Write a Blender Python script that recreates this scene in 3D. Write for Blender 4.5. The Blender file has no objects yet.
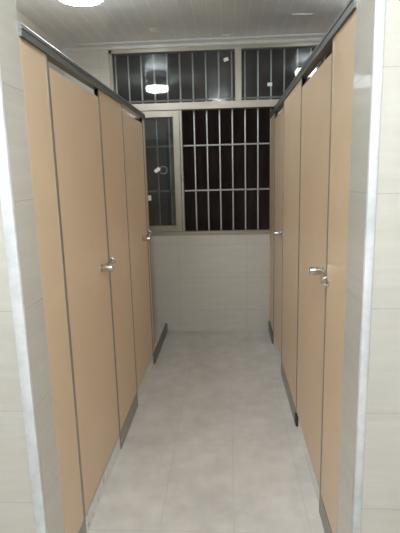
import bpy, bmesh, math
from mathutils import Vector, Matrix

SC = bpy.context.scene
COL = SC.collection

# ------------------------------------------------------------------ materials
def new_mat(name):
    m = bpy.data.materials.new(name); m.use_nodes = True
    nt = m.node_tree
    return m, nt, nt.nodes['Principled BSDF']

def N(nt, t, **kw):
    n = nt.nodes.new(t)
    for k, v in kw.items(): setattr(n, k, v)
    return n

def mapped_noise(nt, scale, detail=4, vec_scale=(1, 1, 1), rough=.55):
    g = N(nt, 'ShaderNodeNewGeometry')
    mp = N(nt, 'ShaderNodeMapping'); mp.inputs['Scale'].default_value = vec_scale
    nt.links.new(g.outputs['Position'], mp.inputs['Vector'])
    n = N(nt, 'ShaderNodeTexNoise'); n.inputs['Scale'].default_value = scale
    n.inputs['Detail'].default_value = detail; n.inputs['Roughness'].default_value = rough
    nt.links.new(mp.outputs['Vector'], n.inputs['Vector'])
    return n

def ramp(nt, src, stops):
    r = N(nt, 'ShaderNodeValToRGB')
    e = r.color_ramp.elements
    while len(e) < len(stops): e.new(.5)
    for i, (p, c) in enumerate(stops):
        e[i].position = p; e[i].color = (*c, 1)
    nt.links.new(src, r.inputs['Fac'])
    return r

def plain(name, col, rough=.5, metal=0, var=.04, nscale=8, spec=.5, vec=(1, 1, 1)):
    m, nt, b = new_mat(name)
    n = mapped_noise(nt, nscale, 4, vec)
    lo = tuple(max(0, c*(1-var)) for c in col); hi = tuple(min(1, c*(1+var)) for c in col)
    r = ramp(nt, n.outputs['Fac'], [(.3, lo), (.7, hi)])
    nt.links.new(r.outputs['Color'], b.inputs['Base Color'])
    b.inputs['Roughness'].default_value = rough; b.inputs['Metallic'].default_value = metal
    b.inputs['Specular IOR Level'].default_value = spec
    return m

def tile(name, axes, size, off, c_lo, c_hi, grout, mortar=.0013, streak=(1, 1, 1), nscale=6,
         rough=.14, bump=.25, stagger=0.0, vary=.03, spec=.5, blotch=None):
    """tiles laid in world metres: axes = (u, v) picks which world axes run along / up"""
    m, nt, b = new_mat(name)
    g = N(nt, 'ShaderNodeNewGeometry'); s = N(nt, 'ShaderNodeSeparateXYZ')
    nt.links.new(g.outputs['Position'], s.inputs[0])
    def shifted(ax, o):
        a = N(nt, 'ShaderNodeMath', operation='SUBTRACT'); a.inputs[1].default_value = o
        nt.links.new(s.outputs[ax], a.inputs[0]); return a
    u, v = shifted(axes[0], off[0]), shifted(axes[1], off[1])
    c = N(nt, 'ShaderNodeCombineXYZ')
    nt.links.new(u.outputs[0], c.inputs[0]); nt.links.new(v.outputs[0], c.inputs[1])
    br = N(nt, 'ShaderNodeTexBrick'); br.offset = stagger; br.offset_frequency = 2; br.squash = 1
    br.inputs['Scale'].default_value = 1; br.inputs['Mortar Size'].default_value = mortar
    br.inputs['Mortar Smooth'].default_value = .2; br.inputs['Bias'].default_value = 0
    br.inputs['Brick Width'].default_value = size[0]; br.inputs['Row Height'].default_value = size[1]
    br.inputs['Color1'].default_value = (1-vary, 1-vary, 1-vary, 1); br.inputs['Color2'].default_value = (1, 1, 1, 1)
    br.inputs['Mortar'].default_value = (1, 1, 1, 1)
    nt.links.new(c.outputs[0], br.inputs['Vector'])
    n = mapped_noise(nt, nscale, 6, streak, .6)
    r = ramp(nt, n.outputs['Fac'], [(.32, c_lo), (.68, c_hi)])
    mul = N(nt, 'ShaderNodeMix', data_type='RGBA', blend_type='MULTIPLY'); mul.inputs[0].default_value = 1
    nt.links.new(r.outputs['Color'], mul.inputs[6]); nt.links.new(br.outputs['Color'], mul.inputs[7])
    src = mul.outputs[2]
    if blotch:
        n2 = mapped_noise(nt, blotch[0], 5, (1, 1, 1), .6)
        r2 = ramp(nt, n2.outputs['Fac'], [(.35, blotch[1]), (.65, (1, 1, 1))])
        m2 = N(nt, 'ShaderNodeMix', data_type='RGBA', blend_type='MULTIPLY'); m2.inputs[0].default_value = 1
        nt.links.new(src, m2.inputs[6]); nt.links.new(r2.outputs['Color'], m2.inputs[7]); src = m2.outputs[2]
    mx = N(nt, 'ShaderNodeMix', data_type='RGBA')
    nt.links.new(br.outputs['Fac'], mx.inputs[0]); nt.links.new(src, mx.inputs[6])
    mx.inputs[7].default_value = (*grout, 1)
    nt.links.new(mx.outputs[2], b.inputs['Base Color'])
    bp = N(nt, 'ShaderNodeBump'); bp.inputs['Strength'].default_value = bump; bp.inputs['Distance'].default_value = .002
    bp.invert = True
    nt.links.new(br.outputs['Fac'], bp.inputs['Height']); nt.links.new(bp.outputs[0], b.inputs['Normal'])
    b.inputs['Roughness'].default_value = rough; b.inputs['Specular IOR Level'].default_value = spec
    return m

CREAM_LO, CREAM_HI, GROUT = (.585, .55, .488), (.635, .605, .545), (.46, .43, .38)
M = {}
M['tile_back'] = tile('cream_tile_facing_aisle', (0, 2), (.65, .321), (.18-.65*4, .2115-.321), CREAM_LO, CREAM_HI, GROUT, streak=(.6, 1, 6))
M['tile_front'] = tile('cream_tile_front', (0, 2), (.65, .325), (.404-.65*.12, 1.439-.325*5), CREAM_LO, CREAM_HI, GROUT, streak=(.6, 1, 6))
M['tile_side'] = tile('cream_tile_side', (1, 2), (.65, .325), (1.3-.65*4, 1.439-.325*5), CREAM_LO, CREAM_HI, GROUT, streak=(1, .6, 6))
M['floor'] = tile('grey_beige_floor_tile', (0, 1), (.325, .65), (.013-.325*8, 2.373-.65*8), (.60, .56, .52), (.70, .66, .615), (.48, .445, .41),
                  mortar=.0013, nscale=9, rough=.42, bump=.15, vary=.05, spec=.35, blotch=(3.0, (.86, .86, .85)))
M['platform'] = tile('raised_floor_tile', (0, 1), (.325, .325), (0, 0), (.62, .58, .52), (.72, .68, .62), (.35, .32, .28))
M['plastic_ceiling'] = tile('white_pvc_ceiling_strips', (0, 1), (.1, 6.0), (-.724-.1*20, -4), (.78, .785, .78), (.82, .825, .82), (.90, .90, .90),
                    mortar=.0035, nscale=3, rough=.2, bump=.2, vary=.06)
M['laminate'] = plain('beige_laminate', (.735, .555, .38), .36, 0, .03, 5)
M['rail'] = plain('grey_aluminium_rail', (.19, .195, .19), .45, .6, .05, 10, vec=(6, 1, 6))
M['edge'] = plain('dark_bronze_edging', (.30, .26, .215), .32, .45, .06, 12, vec=(6, 6, 1))
M['stop'] = plain('dark_door_stop', (.045, .038, .032), .6)
M['steel'] = plain('brushed_steel', (.62, .60, .57), .25, 1, .05, 30)
M['bar_steel'] = plain('stainless_bar_steel', (.80, .79, .77), .38, .8, .04, 30)
M['dull_steel'] = plain('dull_grey_steel', (.36, .35, .33), .5, .7, .06, 20)
M['kick'] = plain('grey_steel_kick_plate', (.34, .315, .275), .42, .4, .15, 14)
M['rubber'] = plain('dark_rubber', (.03, .028, .025), .7)
M['curb_dark'] = plain('dark_green_grey_granite', (.12, .125, .105), .4, 0, .25, 40)
M['alu'] = plain('champagne_aluminium', (.37, .335, .275), .38, .45, .04, 8)
M['cornice'] = plain('pale_plastic_cornice', (.58, .57, .55), .35, 0, .03, 6)
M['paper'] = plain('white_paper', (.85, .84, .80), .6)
M['lampbase'] = plain('white_lamp_base', (.8, .8, .8), .4)
M['outside'] = plain('dark_brown_render', (.075, .045, .034), .8, 0, .35, 3, vec=(4, 4, .6))
M['plaster'] = plain('white_plaster', (.72, .70, .66), .6)

def marble():
    m, nt, b = new_mat('white_veined_marble')
    n1 = mapped_noise(nt, 9, 8, (1, 1, .55), .65)
    n2 = mapped_noise(nt, 26, 6, (1, 1, 1), .6)
    r1 = ramp(nt, n1.outputs['Fac'], [(.34, (.62, .63, .65)), (.46, (.71, .71, .72)), (.6, (.77, .77, .78))])
    r2 = ramp(nt, n2.outputs['Fac'], [(.3, (.84, .84, .85)), (.55, (1, 1, 1))])
    mu = N(nt, 'ShaderNodeMix', data_type='RGBA', blend_type='MULTIPLY'); mu.inputs[0].default_value = .8
    nt.links.new(r1.outputs[0], mu.inputs[6]); nt.links.new(r2.outputs[0], mu.inputs[7])
    nt.links.new(mu.outputs[2], b.inputs['Base Color']); b.inputs['Roughness'].default_value = .3
    return m
M['marble'] = marble()

def chipped():
    m, nt, b = new_mat('chipped_white_marble_step')
    n1 = mapped_noise(nt, 28, 6, (1, 1, 1), .65)
    r1 = ramp(nt, n1.outputs['Fac'], [(.30, (.38, .36, .33)), (.40, (.78, .76, .73)), (.6, (.90, .89, .86))])
    nt.links.new(r1.outputs[0], b.inputs['Base Color']); b.inputs['Roughness'].default_value = .35
    return m
M['step'] = chipped()

def glass():
    m, nt, b = new_mat('window_glass'); nt.nodes.remove(b)
    out = nt.nodes['Material Output']
    fr = N(nt, 'ShaderNodeFresnel'); fr.inputs['IOR'].default_value = 1.5
    tr = N(nt, 'ShaderNodeBsdfTransparent'); tr.inputs[0].default_value = (.86, .88, .87, 1)
    n = mapped_noise(nt, 5, 3)
    r = ramp(nt, n.outputs['Fac'], [(.3, (.80, .82, .81)), (.7, (.9, .92, .91))])
    nt.links.new(r.outputs[0], tr.inputs[0])
    gl = N(nt, 'ShaderNodeBsdfGlossy'); gl.inputs['Roughness'].default_value = .03; gl.inputs[0].default_value = (1, 1, 1, 1)
    mx = N(nt, 'ShaderNodeMixShader')
    nt.links.new(fr.outputs[0], mx.inputs[0]); nt.links.new(tr.outputs[0], mx.inputs[1]); nt.links.new(gl.outputs[0], mx.inputs[2])
    df = N(nt, 'ShaderNodeBsdfDiffuse'); df.inputs[0].default_value = (.5, .5, .5, 1)
    m2 = N(nt, 'ShaderNodeMixShader'); m2.inputs[0].default_value = .035      # a film of dust
    nt.links.new(mx.outputs[0], m2.inputs[1]); nt.links.new(df.outputs[0], m2.inputs[2])
    nt.links.new(m2.outputs[0], out.inputs['Surface'])
    return m
M['glass'] = glass()

def emit(name, col, s):
    m, nt, b = new_mat(name)
    b.inputs['Base Color'].default_value = (.9, .9, .9, 1)
    b.inputs['Emission Color'].default_value = (*col, 1); b.inputs['Emission Strength'].default_value = s
    return m

# ------------------------------------------------------------------ mesh helpers
def add_box(bm, a, b, bev=0, seg=2):
    x0, y0, z0 = a; x1, y1, z1 = b
    r = bmesh.ops.create_cube(bm, size=1)
    vs = r['verts']
    for v in vs:
        v.co = Vector(((x0+x1)/2+v.co.x*(x1-x0), (y0+y1)/2+v.co.y*(y1-y0), (z0+z1)/2+v.co.z*(z1-z0)))
    if bev:
        es = {e for v in vs for e in v.link_edges}
        bmesh.ops.bevel(bm, geom=list(es), offset=bev, segments=seg, profile=.5, affect='EDGES')

def add_cyl(bm, p0, p1, r, r2=None, seg=24):
    p0, p1 = Vector(p0), Vector(p1); d = p1-p0
    q = Vector((0, 0, 1)).rotation_difference(d.normalized()).to_matrix().to_4x4()
    bmesh.ops.create_cone(bm, cap_ends=True, segments=seg, radius1=r, radius2=r if r2 is None else r2, depth=d.length,
                          matrix=Matrix.Translation((p0+p1)/2) @ q)

def add_lathe(bm, prof, origin, axis, seg=32):
    """prof = (radius, distance along axis) pairs"""
    q = Vector((0, 0, 1)).rotation_difference(Vector(axis).normalized()).to_matrix()
    o = Vector(origin); rings = []
    for r, h in prof:
        rings.append([bm.verts.new(o + q @ Vector((r*math.cos(2*math.pi*i/seg), r*math.sin(2*math.pi*i/seg), h))) for i in range(seg)])
    for a, b in zip(rings, rings[1:]):
        for i in range(seg):
            bm.faces.new((a[i], a[(i+1) % seg], b[(i+1) % seg], b[i]))
    bm.faces.new(list(reversed(rings[0]))); bm.faces.new(rings[-1])

def add_prism(bm, pts, axis, a, b):
    """closed outline (2-D pts) swept along a world axis from a to b"""
    def P(q, t):
        l = [q[0], q[1]]; l.insert(axis, t); return bm.verts.new(l)
    A = [P(q, a) for q in pts]; B = [P(q, b) for q in pts]
    n = len(pts)
    bm.faces.new(A); bm.faces.new(list(reversed(B)))
    for i in range(n): bm.faces.new((A[i], B[i], B[(i+1) % n], A[(i+1) % n]))

def add_tube(bm, path, r, seg=12):
    path = [Vector(p) for p in path]; rings = []
    for i, p in enumerate(path):
        t = (path[min(i+1, len(path)-1)]-path[max(i-1, 0)]).normalized()
        q = Vector((0, 0, 1)).rotation_difference(t).to_matrix()
        rings.append([bm.verts.new(p + q @ Vector((r*math.cos(2*math.pi*k/seg), r*math.sin(2*math.pi*k/seg), 0))) for k in range(seg)])
    for a, b in zip(rings, rings[1:]):
        for k in range(seg): bm.faces.new((a[k], a[(k+1) % seg], b[(k+1) % seg], b[k]))
    bm.faces.new(list(reversed(rings[0]))); bm.faces.new(rings[-1])

def obj(name, bm, m, parent=None, smooth=False, origin=None):
    bmesh.ops.recalc_face_normals(bm, faces=bm.faces[:])
    me = bpy.data.meshes.new(name)
    off = Vector(origin) if origin is not None else Vector((0, 0, 0))
    if parent is not None:
        off = Vector((0, 0, 0)); p = parent
        while p is not None: off += p.location; p = p.parent
    bmesh.ops.translate(bm, verts=bm.verts[:], vec=-off)
    bm.to_mesh(me); bm.free(); me.materials.append(m)
    if smooth:
        for f in me.polygons: f.use_smooth = True
        me.set_sharp_from_angle(angle=math.radians(35))
    o = bpy.data.objects.new(name, me); COL.objects.link(o)
    if parent is not None: o.parent = parent
    elif origin is not None: o.location = origin
    return o

def box_obj(name, a, b, m, parent=None, bev=0):
    bm = bmesh.new(); add_box(bm, a, b, bev); return obj(name, bm, m, parent)

def tag(o, label, cat, group=None):
    o['label'] = label; o['category'] = cat
    if group: o['group'] = group
    return o

def thing(name, loc, label=None, cat=None, group=None):
    o = bpy.data.objects.new(name, None); COL.objects.link(o); o.location = loc; o.empty_display_size = .1
    if label: tag(o, label, cat, group)
    return o

def struct(o, label=None, cat=None):
    o['kind'] = 'structure'
    if label: tag(o, label, cat)
    return o

# ------------------------------------------------------------------ key dimensions (metres)
XL, XR, D = -.614, .399, 4.334          # faces of the two partitions, back wall
CZ = 2.66                               # ceiling
SL, SR = -1.44, 1.34                    # outer side walls behind the cubicles
FW = 1.30                               # face of the entrance wall
LB, RBk = 1.457, 1.54                   # where each partition starts
FB = -1.9                               # wall behind the camera
FX = 1.9
T = .018                                # board thickness

# ------------------------------------------------------------------ setting
struct(box_obj('floor', (-FX-.1, FB-.1, -.1), (FX+.1, D+.2, 0), M['floor']), 'grey beige tiled floor of the aisle', 'floor')
struct(box_obj('ceiling', (-FX-.1, FB-.1, CZ), (FX+.1, D+.2, CZ+.1), M['plastic_ceiling']), 'glossy ceiling of long white plastic strips', 'ceiling')
WX0, WX1, WZ0, WZ1 = -1.03, 1.26, .945, 2.606
bm = bmesh.new()
add_box(bm, (SL-.1, D, 0), (SR+.1, D+.2, WZ0)); add_box(bm, (SL-.1, D, WZ1), (SR+.1, D+.2, CZ))
add_box(bm, (SL-.1, D, WZ0), (WX0, D+.2, WZ1)); add_box(bm, (WX1, D, WZ0), (SR+.1, D+.2, WZ1))
struct(obj('wall_back', bm, M['tile_back']), 'cream tiled back wall below and around the barred window', 'wall')
struct(box_obj('wall_left', (SL-.1, FW+.15, 0), (SL, D, CZ), M['tile_side']), 'pale tiled side wall behind the left cubicles', 'wall')
struct(box_obj('wall_right', (SR, FW+.15, 0), (SR+.1, D, CZ), M['tile_side']), 'pale tiled side wall behind the right cubicles', 'wall')
def wall_end(name, x_jamb, x_far, y_back, s, lab):
    o = box_obj(name, (min(x_jamb, x_far), FW, 0), (max(x_jamb, x_far), y_back, CZ), M['tile_front'])
    o.data.materials.append(M['tile_side'])
    for f in o.data.polygons:
        if abs(f.normal.x) > .9: f.material_index = 1
    return struct(o, lab, 'wall')
wall_end('wall_front_left', XL, -FX, LB-.001, -1, 'cream tiled wall end at the left of the entrance')
wall_end('wall_front_right', XR-.003, FX, RBk-.001, 1, 'cream tiled wall end at the right of the entrance')
# marble corner strips
def strip(name, x0, x1, y1, lab):
    bm = bmesh.new(); add_box(bm, (x0, FW-.008, 0), (x1, y1, CZ), .003)
    return struct(obj(name, bm, M['marble'], smooth=True), lab, 'trim')
strip('trim_1', XL-.030, XL+.004, FW+.010, 'white marble corner strip on the left wall end')
strip('trim_2', XR-.017, XR+.007, FW+.010, 'white marble corner strip on the right wall end')
# room the camera stands in
struct(box_obj('wall_near_left', (-FX-.1, FB, 0), (-FX, FW, CZ), M['tile_side']))
struct(box_obj('wall_near_right', (FX, FB, 0), (FX+.1, FW, CZ), M['tile_side']))
struct(box_obj('wall_near_back', (-FX-.1, FB-.1, 0), (FX+.1, FB, CZ), M['tile_front']))
# cornice where ceiling meets the back wall
bm = bmesh.new()
add_prism(bm, [(D, CZ), (D, CZ-.05), (D-.012, CZ-.05), (D-.016, CZ-.03), (D-.03, CZ-.018), (D-.045, CZ-.014), (D-.045, CZ)], 0, SL, SR)
struct(obj('trim_3', bm, M['cornice']), 'pale cornice strip between ceiling and window', 'trim')

# raised cubicle floors, their step faces white chipped marble
def platform(name, xa, xb, ya, lab):
    o = box_obj(name, (min(xa, xb), ya, 0), (max(xa, xb), D, .085), M['platform'])
    o.data.materials.append(M['step'])
    for f in o.data.polygons:
        if abs(f.normal.x) > .9: f.material_index = 1
    return struct(o, lab, 'step')
platform('trim_4', XL-.004, SL, LB, 'chipped white marble step under the left cubicle doors')
platform('trim_5', XR+.004, SR, RBk, 'chipped white marble step under the right cubicle doors')
# dark skirting along the step beyond the end of the left partition
struct(box_obj('baseboard_left', (XL-.004, 3.53, 0), (XL+.014, D, .082), M['curb_dark'], bev=.002), 'dark stone skirting past the far end of left partition', 'baseboard')
struct(box_obj('baseboard_right', (XR-.012, 3.975, 0), (XR+.004, D, .10), M['curb_dark'], bev=.002), 'dark stone skirting in the far right corner', 'baseboard')

# ------------------------------------------------------------------ partitions
ZB = .098
def pilaster(root, s, X, y0, y1, ztop, edges=(1, 1), kick=True, zstop=1.86):
    """s = direction into the cubicle"""
    def bx(n, xa, xb, ya, yb, za, zb, m, par, bev=.001):
        return box_obj(n, (min(xa, xb), ya, za), (max(xa, xb), yb, zb), m, par, bev)
    p = bx('pilaster', X, X+s*T, y0, y1, ZB, ztop, M['laminate'], root)
    for k, ye in ((0, y0), (1, y1)):
        if edges[k]:
            d = .010 if k == 0 else -.010
            bx('edge_strip', X-s*.003, X+s*(T+.0015), min(ye, ye+d), max(ye, ye+d), ZB, ztop, M['edge'], p, .0005)
            # stop strip behind the gap to the door
            o = -.014 if k == 0 else .014
            bx('door_stop', X+s*(T+.001), X+s*(T+.012), min(ye+o, ye-o*.3), max(ye+o, ye-o*.3), ZB, zstop, M['stop'], p, .001)
    if kick:
        bx('kick_plate', X-s*.004, X+s*.003, y0+.001, y1-.001, 0, ZB+.002, M['kick'], p, .001)
    return p

def keeper(par, X, s, y, z):
    """rounded steel catch on the pilaster that the latch drops into"""
    bm = bmesh.new()
    add_lathe(bm, [(.0, 0), (.021, 0), (.021, .003), (.018, .005), (.0, .005)][1:4], (X, y, z), (-s, 0, 0), 28)
    path = [(X-s*(.004+.020*math.sin(a)), y, z+.017*math.cos(a)) for a in [math.pi*i/12 for i in range(13)]]
    add_tube(bm, path, .0055)
    return obj('latch_keeper', bm, M['steel'], par, smooth=True)

def head_rail(root, s, X, y0, y1, zb, zt):
    bm = bmesh.new()
    xa, xb = X-s*.010, X+s*(T+.010)
    lo, hi = min(xa, xb), max(xa, xb)
    h = zt-zb
    add_prism(bm, [(lo, zb), (lo, zt-.006), (lo+.006, zt), (hi-.006, zt), (hi, zt-.006), (hi, zb)], 1, y0, y1)
    # raised ribs along both faces, as on the extruded section
    add_box(bm, (lo-.003, y0, zb+h*.52), (lo+.001, y1, zb+h*.66), .001)
    add_box(bm, (hi-.001, y0, zb+h*.52), (hi+.003, y1, zb+h*.66), .001)
    return obj('head_rail', bm, M['rail'], root)

def divider(root, s, X, y, xfar, ztop):
    a, b = X+s*(T+.002), xfar
    return box_obj('divider_panel', (min(a, b), y-T/2, .10), (max(a, b), y+T/2, ztop), M['laminate'], root, .001)

def door(X, s, y0, y1, zt, ky, kz, label):
    g = .003
    root = thing('cubicle_door', (X+s*T/2, (y0+y1)/2, .098), label, 'door', 'cubicle doors along the aisle')
    a, b = y0+g, y1-g
    lo, hi = min(X, X+s*T), max(X, X+s*T)
    box_obj('door_panel', (lo, a, .10), (hi, b, zt), M['laminate'], root, .001)
    for ya, yb in ((a, a+.008), (b-.008, b)):
        box_obj('edge_strip', (lo-.0015, ya, .10), (hi+.0015, yb, zt), M['edge'], root, .0005)
    # latch knob: rose, stem and cylindrical grip reaching into the aisle
    bm = bmesh.new(); add_lathe(bm, [(.020, 0), (.020, .002), (.018, .004), (.011, .005)], (X, ky, kz), (-s, 0, 0), 32)
    rose = obj('knob_plate', bm, M['steel'], root, smooth=True)
    bm = bmesh.new()
    add_lathe(bm, [(.010, .004), (.010, .010), (.0160, .011), (.0168, .013), (.0168, .055), (.0160, .0568), (.010, .057)], (X, ky, kz), (-s, 0, 0), 32)
    obj('knob', bm, M['steel'], root, smooth=True)
    bm = bmesh.new()                                    # latch tongue running towards the keeper
    d = (1 if abs(ky-y1) < abs(ky-y0) else -1)
    ye = (b if d > 0 else a) - d*.004
    add_box(bm, (min(X-s*.006, X-s*.013), min(ky, ye), kz-.008), (max(X-s*.006, X-s*.013), max(ky, ye), kz+.008), .002)
    obj('latch_tongue', bm, M['steel'], root)
    return root

# ---- left run (into the cubicle = -x)
L0, L1, L2, L3, L4, L5 = LB, 1.670, 2.322, 2.829, 3.507, 3.600
ZRL0, ZRL1 = 1.922, 1.963
pl = thing('cubicle_screen', (XL-T/2, L0, 0), 'long beige laminate cubicle partition along the left side, grey rail on top', 'partition', 'partitions lining the aisle')
for a, b, e in ((L0, L1, (0, 1)), (L2, L3, (1, 1)), (L4, L5, (1, 1))):
    p = pilaster(pl, -1, XL, a, b, ZRL0, e)
    if a == L2: keeper(p, XL, -1, L2+.030, 1.068)
    if a == L4: keeper(p, XL, -1, L4+.030, 1.072)
head_rail(pl, -1, XL, L0, L5, ZRL0, ZRL1)
divider(pl, -1, XL, 2.575, SL, 1.90); divider(pl, -1, XL, L5-.02, SL, 1.90)
door(XL, -1, L1, L2, 1.884, L2-.145, 1.070, 'beige cubicle door on the left, nearer one, steel knob at its far edge')
door(XL, -1, L3, L4, 1.886, L4-.21, 1.062, 'beige cubicle door on the left, farther one, last before the window')
# ---- right run (into the cubicle = +x)
R0, RA, RB, RC, RD, RE = RBk, 1.858, 2.580, 3.344, 3.945, D-.002
ZRR0, ZRR1 = 1.985, 2.032
pr = thing('cubicle_screen', (XR+T/2, R0, 0), 'long beige laminate cubicle partition along the right side, grey rail on top', 'partition', 'partitions lining the aisle')
for a, b, e in ((R0, RA, (0, 1)), (RB, RC, (1, 1)), (RD, RE, (1, 0))):
    p = pilaster(pr, 1, XR, a, b, ZRR0, e, kick=True, zstop=1.90)
    if a == R0: keeper(p, XR, 1, RA-.034, 1.072)
    if a == RB:
        keeper(p, XR, 1, RC-.030, 1.072)
        bm = bmesh.new(); add_box(bm, (XR-.008, RB-.055, .028), (XR+.012, RB+.012, .088), .003)
        obj('rubber_stop', bm, M['rubber'], p)
head_rail(pr, 1, XR, R0, RE, ZRR0, ZRR1)
divider(pr, 1, XR, 2.962, SR, 1.96)
door(XR, 1, RA, RB, 1.938, RA+.056, 1.098, 'beige cubicle door on the right, nearer one, steel knob at its near edge')
door(XR, 1, RC, RD, 1.935, RC+.050, 1.072, 'beige cubicle door on the right, farther one, in the back corner')

# ------------------------------------------------------------------ window
win = thing('window_1', ((WX0+WX1)/2, D, WZ0)); struct(win, 'wide aluminium window above the tiled back wall', 'window')
Y0, Y1 = D-.004, D+.075
def fr(name, xa, xb, za, zb, ya=Y0, yb=Y1, par=win, m='alu', bev=.002):
    return box_obj(name, (xa, ya, za), (xb, yb, zb), M[m], par, bev)
TZ0, TZ1 = 2.083, 2.145
bm = bmesh.new()
for a in ((WX0, WX0+.03, WZ0, WZ1), (WX1-.03, WX1, WZ0, WZ1), (WX0, WX1, WZ1-.032, WZ1), (WX0, WX1, WZ0, WZ0+.038)):
    add_box(bm, (a[0], Y0, a[2]), (a[1], Y1, a[3]), .002)
obj('window_frame', bm, M['alu'], win)
fr('transom', WX0+.03, WX1-.03, TZ0, TZ1, Y0-.004)
fr('mullion', .086, .143, TZ1, WZ1-.032)
fr('mullion', -.418, -.398, WZ0+.038, TZ0, Y0+.004)
fr('mullion', .44, .50, WZ0+.038, TZ0, Y0+.004)
for xa, xb in ((WX0+.03, .086), (.143, WX1-.03)):
    fr('glass_pane', xa, xb, TZ1, WZ1-.032, D+.026, D+.031, m='glass', bev=0)
def sash(xa, xb, ya, yb):
    za, zb = WZ0+.040, TZ0-.002
    bm = bmesh.new(); w = .056
    add_box(bm, (xa, ya, za), (xa+w, yb, zb), .002); add_box(bm, (xb-w, ya, za), (xb, yb, zb), .002)
    add_box(bm, (xa+w, ya, zb-w), (xb-w, yb, zb), .002); add_box(bm, (xa+w, ya, za), (xb-w, yb, za+w), .002)
    o = obj('sliding_sash', bm, M['alu'], win)
    yc = (ya+yb)/2
    box_obj('glass_pane', (xa+w-.004, yc-.0025, za+w-.004), (xb-w+.004, yc+.0025, zb-w+.004), M['glass'], o)
    return o
s1 = sash(WX0+.032, -.422, D+.004, D+.030)
s2 = sash(WX0+.034, -.430, D+.040, D+.066)
s3 = sash(.504, WX1-.034, D+.010, D+.036)
bm = bmesh.new(); add_box(bm, (-.735, D-.012, 1.280), (-.708, D+.018, 1.328), .004)
lt = obj('sash_latch', bm, M['paper'], win); lt['label'] = 'small white plastic latch'
bm = bmesh.new(); add_box(bm, (-.414, D-.014, 1.462), (-.402, D+.002, 1.496), .003)
obj('sash_latch', bm, M['steel'], win)

# security grille outside the panes
GY = D+.115; k = GY/D
def gz(z): return 1.5+(z-1.5)*k
gr = thing('security_grille', ((WX0+WX1)/2, GY, WZ0), 'steel security grille of thin upright bars behind the window', 'grille')
bm = bmesh.new()
for a in ((WX0, WX0+.012, WZ0, WZ1), (WX1-.012, WX1, WZ0, WZ1), (WX0, WX1, WZ1-.012, WZ1), (WX0, WX1, WZ0, WZ0+.012)):
    add_box(bm, (a[0], GY-.012, a[2]), (a[1], GY+.012, a[3]))
obj('grille_frame', bm, M['steel'], gr)
bars = []
i = -1
while True:
    x = (-.858+.11445*i)*k; i += 1
    if x > WX1-.05: break
    if not bars:
        bm = bmesh.new(); add_cyl(bm, (x, GY, WZ0+.012), (x, GY, WZ1-.012), .0076, seg=16)
        first = obj('upright_bar', bm, M['bar_steel'], gr, smooth=True); x_first = x; bars.append(first)
    else:
        c = first.copy(); COL.objects.link(c); c.parent = gr; c.location = (x-x_first, 0, 0); bars.append(c)
for z in (2.163, 1.768, 1.364):
    z = gz(z)
    box_obj('cross_bar', (WX0+.012, GY-.010, z-.008), (WX1-.012, GY+.010, z+.008), M['dull_steel'], gr, .002)

# night outside: a dark rendered house wall across the alley
struct(box_obj('wall_outside', (-4, D+1.9, -2), (4, D+2.1, 5), M['outside']), 'dark brown wall outside beyond the barred window', 'wall')

# paper stickers on glass, small thin pale patches on the ceiling
def sticker(x, y, z, w, h, rot, label, name='paper_sticker'):
    bm = bmesh.new(); add_box(bm, (-w/2, -.0006, -h/2), (w/2, .0006, h/2))
    o = obj(name, bm, M['paper']); o.location = (x, y, z); o.rotation_euler = (0, rot, 0)
    return tag(o, label, 'sticker', 'white stickers on the window')
yg = D+.0252
sticker(.009, yg, 2.497, .042, .03, -.3, 'small tilted white sticker high on the upper left window glass')
sticker(.393, yg, 2.276, .042, .03, 0, 'small white sticker on the upper right window glass')
sticker(-.640, D+.0142, 1.559, .056, .032, -.6, 'tilted white sticker on the lower left sash glass')
bm = bmesh.new()
R_, n_ = .034, 40
add_tube(bm, [(R_*math.cos(2*math.pi*i/n_), 0, R_*math.sin(2*math.pi*i/n_)) for i in range(n_+1)], .0015, 8)
o = obj('suction_ring', bm, M['paper'], smooth=True); o.location = (-.583, D+.0125, 1.557)
tag(o, 'faint thin ring on the lower left glass beside the tilted sticker', 'ring')
def ceiling_patch(x, y, w, l, rz, label):
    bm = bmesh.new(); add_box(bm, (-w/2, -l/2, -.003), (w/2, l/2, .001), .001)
    o = obj('pale_patch', bm, M['paper']); o.location = (x, y, CZ); o.rotation_euler = (0, 0, rz)
    return tag(o, label, 'patch', 'pale patches on the ceiling')
ceiling_patch(-.575, 4.00, .055, .10, 0, 'small white scrap on the ceiling over the left sash, left of the other patches')
ceiling_patch(.010, 4.235, .075, .045, .1, 'small pale scrap on the ceiling just above the middle of window')
ceiling_patch(.58, 3.785, .15, .018, .1, 'thin pale streak on the ceiling near the right partition')

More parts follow.
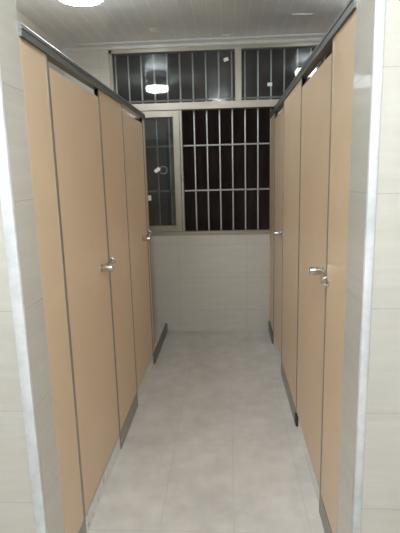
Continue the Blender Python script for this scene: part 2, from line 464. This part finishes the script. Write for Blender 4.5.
# ------------------------------------------------------------------ lamps
def lamp(x, y, zc, r, h, m, label):
    t = thing('ceiling_lamp', (x, y, CZ), label, 'lamp', 'round ceiling lamps')
    bm = bmesh.new(); add_lathe(bm, [(r*.8, 0), (r*.8, CZ-(zc+h/2)-.004), (r*.98, CZ-(zc+h/2)-.003), (r*.98, CZ-(zc+h/2)+.012)], (x, y, CZ), (0, 0, -1), 40)
    obj('lamp_base', bm, M['lampbase'], t, smooth=True)
    bm = bmesh.new()
    z = CZ-(zc+h/2)+.013
    add_lathe(bm, [(r*.97, z), (r, z+.008), (r, z+h*.7), (r*.96, z+h*.88), (r*.85, z+h*.97), (r*.5, z+h)], (x, y, CZ), (0, 0, -1), 40)
    obj('lamp_diffuser', bm, m, t, smooth=True)
    return t
WHITE = (.885, .965, 1.0)
lamp(-.825, 2.86, 2.548, .132, .055, emit('lit_diffuser_left', WHITE, 20), 'glaring round ceiling lamp over the left cubicles')
lamp(.895, 3.21, 2.605, .118, .065, emit('lit_diffuser_right', WHITE, 8.5), 'round ceiling lamp over the right cubicles')
lamp(-.12, .20, 2.600, .16, .07, emit('lit_diffuser_entrance', WHITE, 54), 'round ceiling lamp in front of the entrance')

w = bpy.data.worlds.new('night'); SC.world = w; w.use_nodes = True
w.node_tree.nodes['Background'].inputs[0].default_value = (.02, .022, .03, 1)
w.node_tree.nodes['Background'].inputs[1].default_value = .3

# ------------------------------------------------------------------ camera
cam = bpy.data.cameras.new('camera'); co = bpy.data.objects.new('camera', cam); COL.objects.link(co)
pitch, yaw, roll, F = .19435, -.0611, .0251, 462.48
fw = Vector((math.sin(yaw)*math.cos(pitch), math.cos(yaw)*math.cos(pitch), -math.sin(pitch)))
r = Vector((math.cos(yaw), -math.sin(yaw), 0)); u = r.cross(fw)
r2 = math.cos(roll)*r - math.sin(roll)*u; u2 = math.sin(roll)*r + math.cos(roll)*u
co.matrix_world = Matrix(((r2.x, u2.x, -fw.x, 0), (r2.y, u2.y, -fw.y, 0), (r2.z, u2.z, -fw.z, 1.5), (0, 0, 0, 1)))
cam.sensor_fit = 'VERTICAL'; cam.sensor_height = 24; cam.lens = F/533*24; cam.clip_start = .02
SC.camera = co

vs = SC.view_settings
vs.view_transform = 'Standard'; vs.look = 'None'; vs.gamma = 1; vs.use_curve_mapping = False; vs.exposure = 1.8
